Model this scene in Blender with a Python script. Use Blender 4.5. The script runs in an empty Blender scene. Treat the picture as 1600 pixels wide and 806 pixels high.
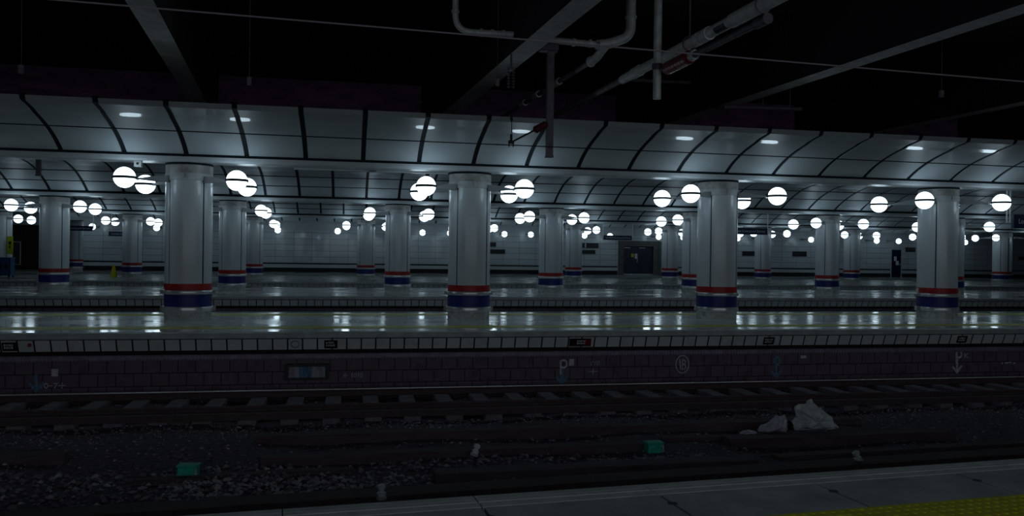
import bpy, math, random
from mathutils import Vector, Matrix, noise

random.seed(11)
SC = bpy.context.scene
COL = SC.collection
PI = math.pi

# ------------------------------------------------------------------ camera, world, exposure
F_PX, YAW, PITCH, ROLL = 1299.3, .1949, -.0047, .0133
cam_d = bpy.data.cameras.new('camera')
cam_d.sensor_width = 36.0
cam_d.lens = 36.0 * F_PX / 1600.0
cam_d.clip_end = 400
cam = bpy.data.objects.new('camera', cam_d)
COL.objects.link(cam)
fw = Vector((math.sin(YAW) * math.cos(PITCH), math.cos(YAW) * math.cos(PITCH), math.sin(PITCH)))
rt = Vector((math.cos(YAW), -math.sin(YAW), 0))
up = rt.cross(fw)
r2 = rt * math.cos(ROLL) + up * math.sin(ROLL)
u2 = up * math.cos(ROLL) - rt * math.sin(ROLL)
m = Matrix((r2, u2, -fw)).transposed().to_4x4()
m.translation = (0, 0, 1.5)
cam.matrix_world = m
SC.camera = cam

w = bpy.data.worlds.new('world')
w.use_nodes = True
w.node_tree.nodes['Background'].inputs[0].default_value = (.55, .45, .75, 1)
w.node_tree.nodes['Background'].inputs[1].default_value = .0012
SC.world = w
GLOBE = 4.3                      # what the lamp globes give off
# broad soft fill light added behind the viewer to lift the dark foreground
la = bpy.data.lights.new('fill_light', 'AREA')
la.shape = 'RECTANGLE'
la.size, la.size_y = 34, 2.4
la.energy = 260
la.color = (.90, .95, 1.0)
lo = bpy.data.objects.new('fill_light', la)
COL.objects.link(lo)
lo.location = (4, -7.6, 2.3)
lo.rotation_euler = (PI / 2, 0, 0)
SC.view_settings.view_transform = 'Standard'
SC.view_settings.look = 'None'
SC.view_settings.gamma = 1
SC.view_settings.use_curve_mapping = False
SC.view_settings.exposure = 0.0
SC.cycles.max_bounces = 6
SC.cycles.diffuse_bounces = 4
SC.cycles.glossy_bounces = 4
SC.cycles.use_denoising = True
SC.cycles.caustics_reflective = False
SC.cycles.caustics_refractive = False


# ------------------------------------------------------------------ materials
def mat(name, col, rough=.6, metal=0, noise=None, bump=None, spec=.5, coat=0, crough=.035, stretch=(1, 1, 1), rvar=None, brick=None,
        bands=None):
    """noise=(scale, amount); bump=(scale, strength); rvar=(scale, lo, hi); brick=(w, h, mortar, mortar_colour, axis, offset)"""
    M = bpy.data.materials.new(name)
    M.use_nodes = True
    nt = M.node_tree
    L = nt.links.new
    b = nt.nodes['Principled BSDF']
    b.inputs['Roughness'].default_value = rough
    b.inputs['Metallic'].default_value = metal
    b.inputs['Specular IOR Level'].default_value = spec
    b.inputs['Coat Weight'].default_value = coat
    b.inputs['Coat Roughness'].default_value = crough
    tc = nt.nodes.new('ShaderNodeTexCoord')
    geo = nt.nodes.new('ShaderNodeNewGeometry')
    mp = nt.nodes.new('ShaderNodeMapping')
    mp.inputs['Scale'].default_value = stretch
    L(geo.outputs['Position'], mp.inputs['Vector'])
    out = None
    if noise:
        n = nt.nodes.new('ShaderNodeTexNoise')
        n.inputs['Scale'].default_value = noise[0]
        n.inputs['Detail'].default_value = 6
        n.inputs['Roughness'].default_value = .65
        L(mp.outputs[0], n.inputs['Vector'])
        r = nt.nodes.new('ShaderNodeValToRGB')
        r.color_ramp.elements[0].position = .3
        r.color_ramp.elements[1].position = .7
        r.color_ramp.elements[0].color = tuple(c * (1 - noise[1]) for c in col[:3]) + (1,)
        r.color_ramp.elements[1].color = tuple(min(1, c * (1 + noise[1])) for c in col[:3]) + (1,)
        L(n.outputs['Fac'], r.inputs[0])
        out = r.outputs[0]
    if brick:
        bw, bh, mo, mcol, axis, off = brick[:6]
        sp = nt.nodes.new('ShaderNodeSeparateXYZ')
        L(geo.outputs['Position'], sp.inputs[0])
        cb = nt.nodes.new('ShaderNodeCombineXYZ')
        L(sp.outputs[0], cb.inputs[0])
        L(sp.outputs[2 if axis == 'z' else 1], cb.inputs[1])
        mv = nt.nodes.new('ShaderNodeVectorMath')
        mv.operation = 'ADD'
        mv.inputs[1].default_value = brick[4] == 'z' and (0, 40 * bh + (brick[6] if len(brick) > 6 else 0), 0) or (0, 0, 0)
        L(cb.outputs[0], mv.inputs[0])
        bt = nt.nodes.new('ShaderNodeTexBrick')
        bt.offset = off
        bt.inputs['Scale'].default_value = 1
        bt.inputs['Brick Width'].default_value = bw
        bt.inputs['Row Height'].default_value = bh
        bt.inputs['Mortar Size'].default_value = mo
        bt.inputs['Mortar'].default_value = tuple(mcol) + (1,)
        bt.inputs['Color1'].default_value = tuple(c * .8 for c in col[:3]) + (1,)
        bt.inputs['Color2'].default_value = tuple(c * 1.15 for c in col[:3]) + (1,)
        L(mv.outputs[0], bt.inputs['Vector'])
        if out is not None:
            L(out, bt.inputs['Color1'])
        out = bt.outputs['Color']
    if out is not None:
        L(out, b.inputs['Base Color'])
    else:
        b.inputs['Base Color'].default_value = tuple(col[:3]) + (1,)
    if rvar:
        n = nt.nodes.new('ShaderNodeTexNoise')
        n.inputs['Scale'].default_value = rvar[0]
        n.inputs['Detail'].default_value = 5
        L(mp.outputs[0], n.inputs['Vector'])
        mr = nt.nodes.new('ShaderNodeMapRange')
        mr.inputs['From Min'].default_value = .35
        mr.inputs['From Max'].default_value = .65
        mr.inputs['To Min'].default_value = rvar[1]
        mr.inputs['To Max'].default_value = rvar[2]
        L(n.outputs['Fac'], mr.inputs['Value'])
        L(mr.outputs[0], b.inputs['Roughness'])
    if bump:
        n = nt.nodes.new('ShaderNodeTexNoise')
        n.inputs['Scale'].default_value = bump[0]
        n.inputs['Detail'].default_value = 5
        L(mp.outputs[0], n.inputs['Vector'])
        bp = nt.nodes.new('ShaderNodeBump')
        bp.inputs['Strength'].default_value = bump[1]
        bp.inputs['Distance'].default_value = .02
        L(n.outputs['Fac'], bp.inputs['Height'])
        L(bp.outputs[0], b.inputs['Normal'])
    return M


def emit(name, col, s):
    M = bpy.data.materials.new(name)
    M.use_nodes = True
    b = M.node_tree.nodes['Principled BSDF']
    b.inputs['Base Color'].default_value = (.8, .8, .8, 1)
    b.inputs['Emission Color'].default_value = tuple(col) + (1,)
    b.inputs['Emission Strength'].default_value = s
    return M


MT = dict(
    panel=mat('white_enamel_panel', (.46, .515, .55), .4, noise=(1.2, .07), coat=1),
    rib=mat('dark_rib_metal', (.012, .017, .022), .7, spec=.15),
    fascia=mat('pale_fascia_paint', (.50, .55, .58), .35, noise=(3, .08), spec=.35),
    shaft=mat('glossy_column_cladding', (.52, .575, .61), .4, noise=(1.6, .05), coat=.4, crough=.09, stretch=(2, 2, .3)),
    seam=mat('cladding_seam', (.03, .035, .04), .5),
    cap=mat('grimy_column_cap', (.34, .34, .33), .5, noise=(5, .4)),
    collar=mat('pale_collar', (.48, .52, .53), .4, noise=(6, .2)),
    red=mat('red_band_paint', (.36, .008, .010), .45, noise=(6, .12)),
    blue=mat('blue_band_paint', (.006, .014, .17), .45, noise=(6, .12)),
    steel=mat('brushed_steel', (.62, .65, .67), .28, metal=.6, noise=(8, .2)),
    plinth=mat('worn_plinth', (.50, .53, .50), .6, noise=(9, .4)),
    globe=emit('lit_globe_glass', (.68, .87, 1.0), GLOBE),
    ring=mat('globe_ring_metal', (.03, .035, .04), .5),
    arm=mat('lamp_arm_paint', (.30, .33, .35), .4),
    terrazzo=mat('polished_terrazzo', (.44, .47, .45), .2, noise=(2.2, .25), rvar=(.9, .06, .2), bump=(5, .012),
                 stretch=(.6, 1, 1), brick=(1.22, .61, .006, (.2, .22, .21), 'y', .5)),
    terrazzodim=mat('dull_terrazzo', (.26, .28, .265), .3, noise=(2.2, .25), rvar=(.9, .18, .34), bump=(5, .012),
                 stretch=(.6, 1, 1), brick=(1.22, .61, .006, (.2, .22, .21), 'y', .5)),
    tactile=mat('worn_yellow_paving', (.46, .46, .04), .45, noise=(5, .3)),
    tactile_new=mat('yellow_tactile_paving', (.66, .66, .006), .6, noise=(7, .2)),
    coping=mat('coping_stone', (.42, .47, .46), .5, noise=(4, .25)),
    coping_face=mat('coping_face_stone', (.3, .35, .36), .65, noise=(5, .25)),
    tile=mat('grey_wall_tile', (.62, .67, .68), .3, noise=(6, .2), brick=(.268, 10, .014, (.008, .008, .01), 'z', 0)),
    black=mat('matt_black', (.012, .01, .013), .85),  # flat black for pit floor, recess strip and wall base
    duct=mat('ribbed_cable_duct', (.30, .24, .35), .55, noise=(8, .3)),
    block=mat('sooty_blockwork', (.165, .125, .16), .85, noise=(5, .45), bump=(30, .4),
              brick=(.30, .235, .010, (.05, .036, .05), 'z', .5, .03)),
    ballast=mat('ballast_bed', (.14, .115, .15), .95, noise=(14, .6), bump=(40, .9)),
    stone=mat('ballast_stone', (.27, .24, .28), .9, noise=(9, .6)),
    stonepale=mat('pale_ballast_stone', (.50, .48, .52), .9, noise=(9, .4)),
    timber=mat('sooty_timber', (.115, .078, .09), .8, noise=(9, .4), bump=(20, .4), stretch=(.2, 1, 1)),
    railhead=mat('polished_rail_head', (.8, .77, .8), .42, metal=.5),
    railside=mat('rusty_rail_side', (.09, .058, .065), .8, noise=(9, .3)),
    sleeper=mat('concrete_sleeper', (.21, .185, .22), .85, noise=(7, .35)),
    slab=mat('platform_slab', (.40, .43, .44), .6, noise=(2.5, .32), bump=(25, .08)),
    strip=mat('pale_edge_strip', (.54, .58, .56), .55, noise=(6, .2)),
    groove=mat('dirty_groove', (.06, .07, .07), .8),
    concrete=mat('grey_concrete', (.72, .70, .72), .85, noise=(4, .2), bump=(14, .2)),
    darkceil=mat('black_ceiling_paint', (.022, .02, .028), .9, noise=(3, .3)),
    darkwall=mat('dark_plenum_wall', (.20, .105, .21), .9, noise=(1.5, .5), stretch=(1, 1, 3)),
    wall=mat('white_wall_panel', (.47, .525, .56), .3, noise=(2, .06), coat=.3,
             brick=(1.28, .435, .014, (.17, .2, .215), 'z', 0, .2)),
    wallup=mat('white_wall_header', (.47, .52, .555), .25, noise=(2, .1)),
    wallbase=mat('pale_wall_skirting', (.5, .54, .56), .45),
    darkstone=mat('dark_alcove_stone', (.11, .11, .105), .6, noise=(6, .3), brick=(.5, .4, .012, (.03, .03, .03), 'z', .5)),
    jamb=mat('dull_green_jamb', (.06, .10, .10), .4),
    darkgate=mat('dark_brown_shutter', (.018, .013, .014), .8, noise=(4, .4)),
    navy=mat('navy_door_paint', (.006, .014, .045), .3, noise=(3, .2)),
    signblue=mat('navy_sign_enamel', (.006, .016, .06), .35),
    white=mat('white_paint', (.62, .66, .66), .5),
    chalk=mat('faded_chalk', (.62, .62, .68), .9, noise=(20, .4)),
    chalkblue=mat('faded_blue_paint', (.14, .28, .44), .9, noise=(25, .5)),
    plate=mat('black_plate', (.012, .012, .014), .5),
    paper=mat('grey_paper', (.66, .66, .68), .7, noise=(20, .4)),
    yellow=mat('yellow_plastic', (.62, .55, .01), .5),
    yellowsign=mat('yellow_green_sign', (.42, .50, .01), .5),
    bluebox=mat('blue_plastic', (.006, .10, .30), .45, noise=(6, .2)),
    teal=mat('teal_box_paint', (.03, .60, .45), .6, noise=(14, .25)),
    bag=mat('pale_plastic_bag', (.74, .80, .80), .45, noise=(9, .25), bump=(14, .5)),
    bagdim=mat('grey_lilac_plastic_bag', (.62, .62, .74), .45, noise=(9, .4), bump=(14, .5)),
    galv=mat('galvanised_tube', (.68, .71, .71), .5, metal=.2, noise=(7, .25)),
    whitepipe=mat('pale_lagged_pipe', (.78, .80, .78), .55, noise=(5, .25)),
    darkpipe=mat('dark_pipe', (.17, .14, .18), .6, noise=(6, .4)),
    post=mat('dull_steel_post', (.15, .14, .17), .55, metal=.3, noise=(7, .3)),
    redsmall=mat('black_red_insulator', (.10, .010, .016), .4),
    redins=mat('dark_red_insulator', (.24, .022, .03), .35, noise=(6, .2)),
    wire=mat('dark_copper_wire', (.02, .018, .02), .6),
    wirepale=mat('pale_grey_wire', (.40, .34, .40), .6),
    ceramic=mat('white_ceramic', (.85, .9, .93), .3),
    poster=mat('dark_poster', (.07, .055, .05), .5, noise=(3, .8)),
    bluedisp=mat('blue_glass_display', (.12, .32, .62), .25, noise=(9, .8), stretch=(1, 1, .15)),
    greydisp=mat('grey_glass_display', (.32, .34, .42), .25, noise=(9, .6), stretch=(1, 1, .3)),
)


# ------------------------------------------------------------------ mesh builder
class MB:
    def __init__(s):
        s.v, s.f, s.mi = [], [], []

    def add(s, vs, fs, mi=0):
        o = len(s.v)
        s.v += [tuple(p) for p in vs]
        s.f += [tuple(i + o for i in f) for f in fs]
        s.mi += [mi] * len(fs)
        return s

    def box(s, x0, x1, y0, y1, z0, z1, mi=0):
        v = [(x, y, z) for z in (z0, z1) for y in (y0, y1) for x in (x0, x1)]
        return s.add(v, [(0, 2, 3, 1), (4, 5, 7, 6), (0, 1, 5, 4), (2, 6, 7, 3), (0, 4, 6, 2), (1, 3, 7, 5)], mi)

    def bbox(s, x0, x1, y0, y1, z0, z1, c=.01, mi=0):
        """box with chamfered edges along x"""
        p = [(y0 + c, z0), (y1 - c, z0), (y1, z0 + c), (y1, z1 - c), (y1 - c, z1), (y0 + c, z1), (y0, z1 - c), (y0, z0 + c)]
        return s.prism(p, x0, x1, mi)

    def prism(s, prof, x0, x1, mi=0, caps=True):
        """closed (y,z) profile swept along x"""
        n = len(prof)
        v = [(x0, y, z) for y, z in prof] + [(x1, y, z) for y, z in prof]
        f = [(i, i + n, (i + 1) % n + n, (i + 1) % n) for i in range(n)]
        if caps:
            f += [tuple(range(n)), tuple(range(2 * n - 1, n - 1, -1))]
        return s.add(v, f, mi)

    def lathe(s, prof, n=40, c=(0, 0, 0), mi=0, cap=True):
        v, f = [], []
        for r, z in prof:
            for k in range(n):
                a = 2 * PI * k / n
                v.append((c[0] + r * math.cos(a), c[1] + r * math.sin(a), c[2] + z))
        for j in range(len(prof) - 1):
            for k in range(n):
                k2 = (k + 1) % n
                f.append((j * n + k, j * n + k2, (j + 1) * n + k2, (j + 1) * n + k))
        if cap:
            f.append(tuple(range(n - 1, -1, -1)))
            f.append(tuple((len(prof) - 1) * n + k for k in range(n)))
        return s.add(v, f, mi)

    def tube(s, pts, r, n=12, mi=0, cap=True):
        pts = [Vector(p) for p in pts]
        rs = r if isinstance(r, (list, tuple)) else [r] * len(pts)
        v, f = [], []
        d0 = (pts[1] - pts[0]).normalized()
        a = Vector((0, 0, 1)) if abs(d0.z) < .9 else Vector((1, 0, 0))
        u = d0.cross(a).normalized()
        for i, p in enumerate(pts):
            d = (pts[min(i + 1, len(pts) - 1)] - pts[max(i - 1, 0)]).normalized()
            u = (u - d * u.dot(d)).normalized()
            q = d.cross(u)
            for k in range(n):
                t = 2 * PI * k / n
                v.append(p + (u * math.cos(t) + q * math.sin(t)) * rs[i])
        for j in range(len(pts) - 1):
            for k in range(n):
                k2 = (k + 1) % n
                f.append((j * n + k, j * n + k2, (j + 1) * n + k2, (j + 1) * n + k))
        if cap:
            f.append(tuple(range(n - 1, -1, -1)))
            f.append(tuple((len(pts) - 1) * n + k for k in range(n)))
        return s.add(v, f, mi)

    def sphere(s, r, c=(0, 0, 0), nu=32, nv=18, mi=0):
        prof = [(max(.0005, r * math.sin(PI * j / nv)), -r * math.cos(PI * j / nv)) for j in range(nv + 1)]
        return s.lathe(prof, nu, c, mi)

    def build(s, name, mats, parent=None, smooth=False, loc=None):
        me = bpy.data.meshes.new(name)
        me.from_pydata(s.v, [], s.f)
        for mm in (mats if isinstance(mats, (list, tuple)) else [mats]):
            me.materials.append(mm)
        me.polygons.foreach_set('material_index', s.mi)
        if smooth:
            me.polygons.foreach_set('use_smooth', [True] * len(s.f))
            me.update()
            me.set_sharp_from_angle(angle=math.radians(38))
        me.update()
        o = bpy.data.objects.new(name, me)
        COL.objects.link(o)
        if parent:
            o.parent = parent
        if loc:
            o.location = loc
        return o


def fillet(pts, rad, n=6):
    pts = [Vector(p) for p in pts]
    out = [pts[0]]
    for a, b, c in zip(pts, pts[1:], pts[2:]):
        p, q = b + (a - b).normalized() * rad, b + (c - b).normalized() * rad
        for k in range(n + 1):
            t = k / n
            out.append(p * (1 - t) ** 2 + b * 2 * t * (1 - t) + q * t * t)
    out.append(pts[-1])
    return out


def tag(o, label=None, cat=None, group=None, kind=None):
    if label: o['label'] = label
    if cat: o['category'] = cat
    if group: o['group'] = group
    if kind: o['kind'] = kind
    return o


def empty(name, loc, rz=0):
    o = bpy.data.objects.new(name, None)
    COL.objects.link(o)
    o.location = loc
    o.rotation_euler.z = rz
    o.empty_display_size = .2
    return o


def copy_tree(o, parent=None):
    c = o.copy()
    COL.objects.link(c)
    if parent: c.parent = parent
    for ch in list(o.children):
        copy_tree(ch, c)
    return c


def text(name, body, size, mt, parent, loc, width=None, thick=.004, rz=0, tilt=0):
    """raised lettering facing -y, anchored at its middle"""
    cu = bpy.data.curves.new(name, 'FONT')
    cu.body = body
    cu.size = size
    cu.align_x, cu.align_y = 'CENTER', 'CENTER'
    cu.extrude = thick
    cu.resolution_u = 3
    t = bpy.data.objects.new(name, cu)
    COL.objects.link(t)
    bpy.context.view_layer.update()
    me = bpy.data.meshes.new_from_object(t.evaluated_get(bpy.context.evaluated_depsgraph_get()))
    bpy.data.objects.remove(t)
    R = Matrix.Rotation(rz, 4, 'Y') @ Matrix.Rotation(PI / 2, 4, 'X')
    me.transform(R)
    if width:
        xs = [v.co.x for v in me.vertices]
        k = width / max(1e-6, max(xs) - min(xs))
        me.transform(Matrix.Diagonal((k, 1, 1, 1)))
    me.materials.clear()
    me.materials.append(mt)
    me.name = name
    o = bpy.data.objects.new(name, me)
    COL.objects.link(o)
    o.parent = parent
    o.location = loc
    return o


ORD = ['first', 'second', 'third', 'fourth', 'fifth', 'sixth', 'seventh', 'eighth', 'ninth', 'tenth', 'eleventh', 'twelfth',
       'thirteenth']
CEIL = 6.5
BED = -1.10                      # level of the track bed below the platform surface

# ------------------------------------------------------------------ setting: shell
fl = MB().box(-34, 70, -8, 64, BED - .4, BED - .05).build('floor', MT['black'])
tag(fl, kind='structure')
# dark ceiling high above the near tracks and over the hidden space behind the vault
ce = MB().box(-34, 70, -8, 64.2, CEIL, CEIL + .25).build('ceiling', MT['darkceil'])
tag(ce, kind='structure')
wu = MB().box(-34, 70, 25.0, 25.2, 4.62, CEIL).build('wall_upper', MT['darkwall'])
tag(wu, kind='structure')
wb = MB().box(-34, 70, -8.2, -8, BED, CEIL).build('wall_behind', MT['darkwall'])
tag(wb, kind='structure')

# downstand beams over the near tracks, pale concrete soffit and dark sides
for i, xc in enumerate((-15.4, -9.35, -3.27, 2.9, 8.98, 15.1, 21.2)):
    g = MB()
    hw = .2
    pr = []
    for Y in (-8.0, 24.9):
        x = xc - .072 * (Y - 16.5)
        pr.append([(x - hw, Y, 5.1), (x + hw, Y, 5.1), (x + hw, Y, CEIL), (x - hw, Y, CEIL)])
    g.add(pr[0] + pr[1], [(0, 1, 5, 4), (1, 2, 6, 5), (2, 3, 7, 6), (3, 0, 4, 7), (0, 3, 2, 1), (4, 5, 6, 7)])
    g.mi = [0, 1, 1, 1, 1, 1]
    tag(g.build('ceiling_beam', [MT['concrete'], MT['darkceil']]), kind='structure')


# ------------------------------------------------------------------ platforms
def platform(y0, y1, x0, x1, near_strip, far_strip, name, detail=True, top='terrazzo'):
    root = MB().prism([(y0 + .24, -.14), (y1 - .1, -.14), (y1 - .1, 0), (y0 + .24, 0)], x0, x1).build(name, MT[top])
    tag(root, kind='structure')
    # coping: flat top edge with a heavy rounded face
    g = MB().prism([(y0 + .24, -.11), (y0 + .24, 0), (y0 + .03, 0), (y0 + .008, -.008), (y0, -.03), (y0, -.10), (y0 + .02, -.11)], x0, x1)
    g.build('coping', MT['coping'], root, True)
    # tile facing that leans back under the coping
    MB().prism([(y0 + .03, -.122), (y0 + .11, -.325), (y0 + .24, -.325), (y0 + .24, -.122)], x0, x1).build('tile_facing', MT['tile'], root)
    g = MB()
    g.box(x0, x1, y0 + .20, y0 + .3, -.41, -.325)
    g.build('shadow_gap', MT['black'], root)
    if detail:
        g = MB().prism([(y0 + .2, -.50), (y0 + .06, -.50), (y0 + .04, -.47), (y0 + .04, -.43), (y0 + .06, -.40), (y0 + .2, -.40)], x0, x1)
        x = max(x0, -9)
        while x < min(x1, 19):
            g.box(x, x + .02, y0 + .03, y0 + .05, -.495, -.405)
            x += .06
        g.build('cable_duct', MT['duct'], root)
    MB().box(x0, x1, y0 + .16, y0 + .4, BED - .05, -.41).build('block_wall', MT['block'], root)
    MB().box(x0, x1, y1 - .4, y1 - .16, BED - .05, -.14).build('rear_wall', MT['block'], root)
    MB().box(x0, x1, y1 - .3, y1, -.12, .0).build('rear_coping', MT['coping'], root)
    for s in (near_strip, far_strip):
        if s:
            MB().box(x0, x1, s[0], s[1], -.01, .004).build('yellow_strip', MT['tactile'], root)
    return root


platform(15.8, 21.35, -16, 28, (16.6, 17.1), (20.0, 20.5), 'platform')
platform(28.5, 36.0, -24, 44, None, None, 'platform', False)
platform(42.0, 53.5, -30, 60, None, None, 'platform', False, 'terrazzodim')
p = MB().prism([(57.3, -.14), (62.2, -.14), (62.2, 0), (57.3, 0)], -32, 70).build('platform', MT['terrazzo'])
tag(p, kind='structure')
MB().box(-32, 70, 57.25, 57.55, -.3, .002).build('coping', MT['coping'], p)
MB().box(-32, 70, 57.6, 57.8, BED - .05, -.14).build('block_wall', MT['block'], p)

# the platform the viewer stands on, turned a little against the others
A = math.atan(.081)
near = empty('platform', (1.032, 5.128, 0), A)
tag(near, kind='structure')
J = [-4.6 + 1.14 * k for k in range(14)]
J = [j + .93 - .004 for j in J]
g = MB()
for a, b in zip(J, J[1:]):
    g.box(a + .011, b - .011, -1.6 + .8, -.265, -.12, 0)
g.build('paving_slab', MT['slab'], near)
g = MB()
for a, b in zip(J, J[1:]):
    g.prism([(-.092, -.12), (-.092, 0), (-.02, 0), (0, -.02), (0, -.12)], a + .004, b - .004)
g.build('coping', MT['coping'], near)
g = MB()
for a, b in zip(J, J[1:]):
    g.box(a + .004, b - .004, -.148, -.098, -.12, 0)
    g.box(a + .004, b - .004, -.25, -.168, -.12, 0)
g.build('edge_strip', MT['strip'], near)
MB().box(-12, 20, -12.5, -.01, -.3, -.06).build('groove_base', MT['groove'], near)
g = MB().box(-8, 14, -1.22, -.795, -.12, .002)
for i in range(0, 150):
    for j in range(6):
        x, y = -2 + i * .0667, -.825 - j * .0667
        v, f = [], []
        for (r, z) in ((.0175, .002), (.013, .0055)):
            v += [(x + r * math.cos(k * PI / 4), y + r * math.sin(k * PI / 4), z) for k in range(8)]
        f = [(k, (k + 1) % 8, (k + 1) % 8 + 8, k + 8) for k in range(8)] + [tuple(range(8, 16))]
        g.add(v, f)
g.build('tactile_strip', MT['tactile_new'], near)
MB().box(-12, 20, -12.5, -1.225, -.12, 0).build('rear_paving', MT['slab'], near)
MB().box(-12, 20, -.5, -.06, BED - .1, -.3).build('block_wall', MT['block'], near)
g = MB()                           # filled bolt holes on the slab joints
for j in J[1:-1]:
    g.lathe([(.035, -.01), (.03, .003)], 9, (j, -.45, 0))
g.build('joint_plug', MT['groove'], near)

# ------------------------------------------------------------------ vaults
R0, B0 = 6.2, math.radians(28.1)
CR = R0 * math.sin(B0)


def arc(t, k=1.0):
    """rise of the vault at horizontal distance t from its springing"""
    if t >= CR: return k * R0 * (1 - math.cos(B0))
    return k * (math.sqrt(R0 * R0 - (CR - t) ** 2) - R0 * math.cos(B0))


def vault(name, y0, z0, x_first, n, pitch, tmax, k, back=None, gap=.1):
    """quarter vault springing at (y0, z0) and rising toward the viewer; back = springing of the far side of a whole arch"""
    ts = [tmax * i / 16 for i in range(17)]
    prof = [(y0 - t, z0 + arc(t, k)) for t in ts]
    if not back:                      # open half vault: bent sheets, fold near top shaped to catch lamp glints
        def slope(t):
            if t < .5: return .62 - .22 * t / .5
            if t < 1.0: return .40 - .13 * (t - .5) / .5
            if t < 1.4: return .27 - .06 * (t - 1.0) / .4
            if t < 1.68: return .21 - .02 * (t - 1.4) / .28 + .135 * math.sin(PI * (t - 1.4) / .28) ** 2
            return .19 - .04 * (t - 1.68) / .38
        ts = [tmax * i / 100 for i in range(101)]
        z, prof = z0, []
        for i, t in enumerate(ts):
            if i: z += (slope(t) + slope(ts[i - 1])) / 2 * (t - ts[i - 1])
            prof.append((y0 - t, z))
    if back:
        prof += [(back + t, z0 + arc(t, k)) for t in reversed(ts) if back + t < y0 - tmax]
    root = empty(name, (0, y0, z0))
    tag(root, kind='structure')

    def sheet(w, off, th, lip, nm, mt):
        g = MB()
        pr = [(y - y0, z - z0 + off) for y, z in prof]
        if lip:
            pr = pr + [(pr[-1][0] - .05, pr[-1][1] + .08)]
        n_ = len(pr)
        v = []
        for x in (-w / 2, w / 2):
            v += [(x, y, z) for y, z in pr]
            v += [(x, y + .004, z + th) for y, z in pr]
        f = []
        for i in range(n_ - 1):
            f.append((i, i + 1, 2 * n_ + i + 1, 2 * n_ + i))
            f.append((n_ + i, 3 * n_ + i, 3 * n_ + i + 1, n_ + i + 1))
            f.append((i, n_ + i, n_ + i + 1, i + 1))
            f.append((2 * n_ + i, 2 * n_ + i + 1, 3 * n_ + i + 1, 3 * n_ + i))
        f += [(0, 2 * n_, 3 * n_, n_), (n_ - 1, 2 * n_ - 1, 4 * n_ - 1, 3 * n_ - 1)]
        g.add(v, f)
        return g.build(nm, mt, root, True)
    pa = sheet(pitch - gap, 0, .02, back is None, 'vault_panel', MT['panel'])
    ri = sheet(gap + .02, .03, .03, back is None, 'vault_rib', MT['rib'])
    for i in range(n):
        a = pa if i == 0 else pa.copy()
        b = ri if i == 0 else ri.copy()
        for o in (a, b):
            if i:
                COL.objects.link(o)
                o.parent = root
        b.location = (x_first + i * pitch, 0, 0)
        a.location = (x_first + (i + .5) * pitch, 0, 0)
    return root


vault('vault', 18.66, 3.52, -5.84 - 1.229 * 5, 29, 1.229, 2.06, 1.0)
vault('vault', 31.98, 3.56, -1.788 - 1.224 * 14, 46, 1.224, CR, 1.1, 19.22)
vault('vault', 46.98, 3.56, -2.70 - 1.22 * 16, 56, 1.22, CR, 1.02, 32.56)
vault('vault', 61.6, 3.66, -2.2 - 1.22 * 20, 70, 1.22, CR, .8, 47.56)


# row beams: pale fascia with a rounded lower edge, flat soffit
def row_beam(y0, y1, x0, x1):
    z0 = 3.362
    rr = .055
    pr = [(y0 + rr - rr * math.sin(a), z0 + rr - rr * math.cos(a)) for a in [PI / 2 * i / 6 for i in range(7)]]
    pr += [(y0, 3.475), (y0 + .03, 3.478), (y0 + .03, 3.53), (y1 - .03, 3.53), (y1 - .03, 3.478), (y1, 3.475)]
    pr += [(y1 - rr + rr * math.sin(a), z0 + rr - rr * math.cos(a)) for a in reversed([PI / 2 * i / 6 for i in range(7)])]
    o = MB().prism(pr, x0, x1).build('row_beam', MT['fascia'], None, True)
    tag(o, kind='structure')
    MB().box(x0, x1, y0 + .02, y0 + .06, 3.479, 3.56).build('shadow_line', MT['rib'], o)
    return o


row_beam(18.62, 19.22, -16, 29)
row_beam(31.95, 32.55, -24, 42)
row_beam(46.95, 47.55, -30, 60)

# ------------------------------------------------------------------ far wall
# white panelled wall, with openings for the dark passage on the left and the door alcove
wf = MB()
for a, b in ((-18.6, 20.66), (24.23, 70)):
    wf.box(a, b, 62.0, 62.2, .12, 3.05)
wall = wf.build('wall_far', MT['wall'])
tag(wall, kind='structure')
MB().box(20.66, 24.23, 62.0, 62.2, 2.66, 3.05).build('lintel', MT['wall'], wall)
MB().box(-34, 70, 61.98, 62.2, 3.05, 3.72).build('wall_header', MT['wallup'], wall)
MB().box(-34, -18.6, 62.6, 62.8, -.05, 3.1).build('dark_shutter', MT['darkgate'], wall)
g = MB()
for a, b in ((-18.6, 20.6), (24.28, 44.4), (45.5, 70)):
    g.box(a, b, 61.965, 62.0, .57, .65)
g.build('dado_line', MT['rib'], wall)
g = MB()
for a, b in ((-18.6, 20.6), (24.28, 44.4), (45.5, 70)):
    g.box(a, b, 61.95, 62.02, .31, .55)
bb = g.build('baseboard_far', MT['wallbase'])
tag(bb, kind='structure')
g = MB()
for a, b in ((-18.6, 20.6), (24.28, 44.4), (45.5, 70)):
    g.box(a, b, 61.93, 62.1, -.02, .31)
g.build('kick_strip', MT['black'], bb)
# side walls far outside the frame
tag(MB().box(-34.2, -34, -8, 64, BED, CEIL).build('wall_left', MT['darkwall']), kind='structure')
tag(MB().box(70, 70.2, -8, 64, BED, CEIL).build('wall_right', MT['darkwall']), kind='structure')

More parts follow.
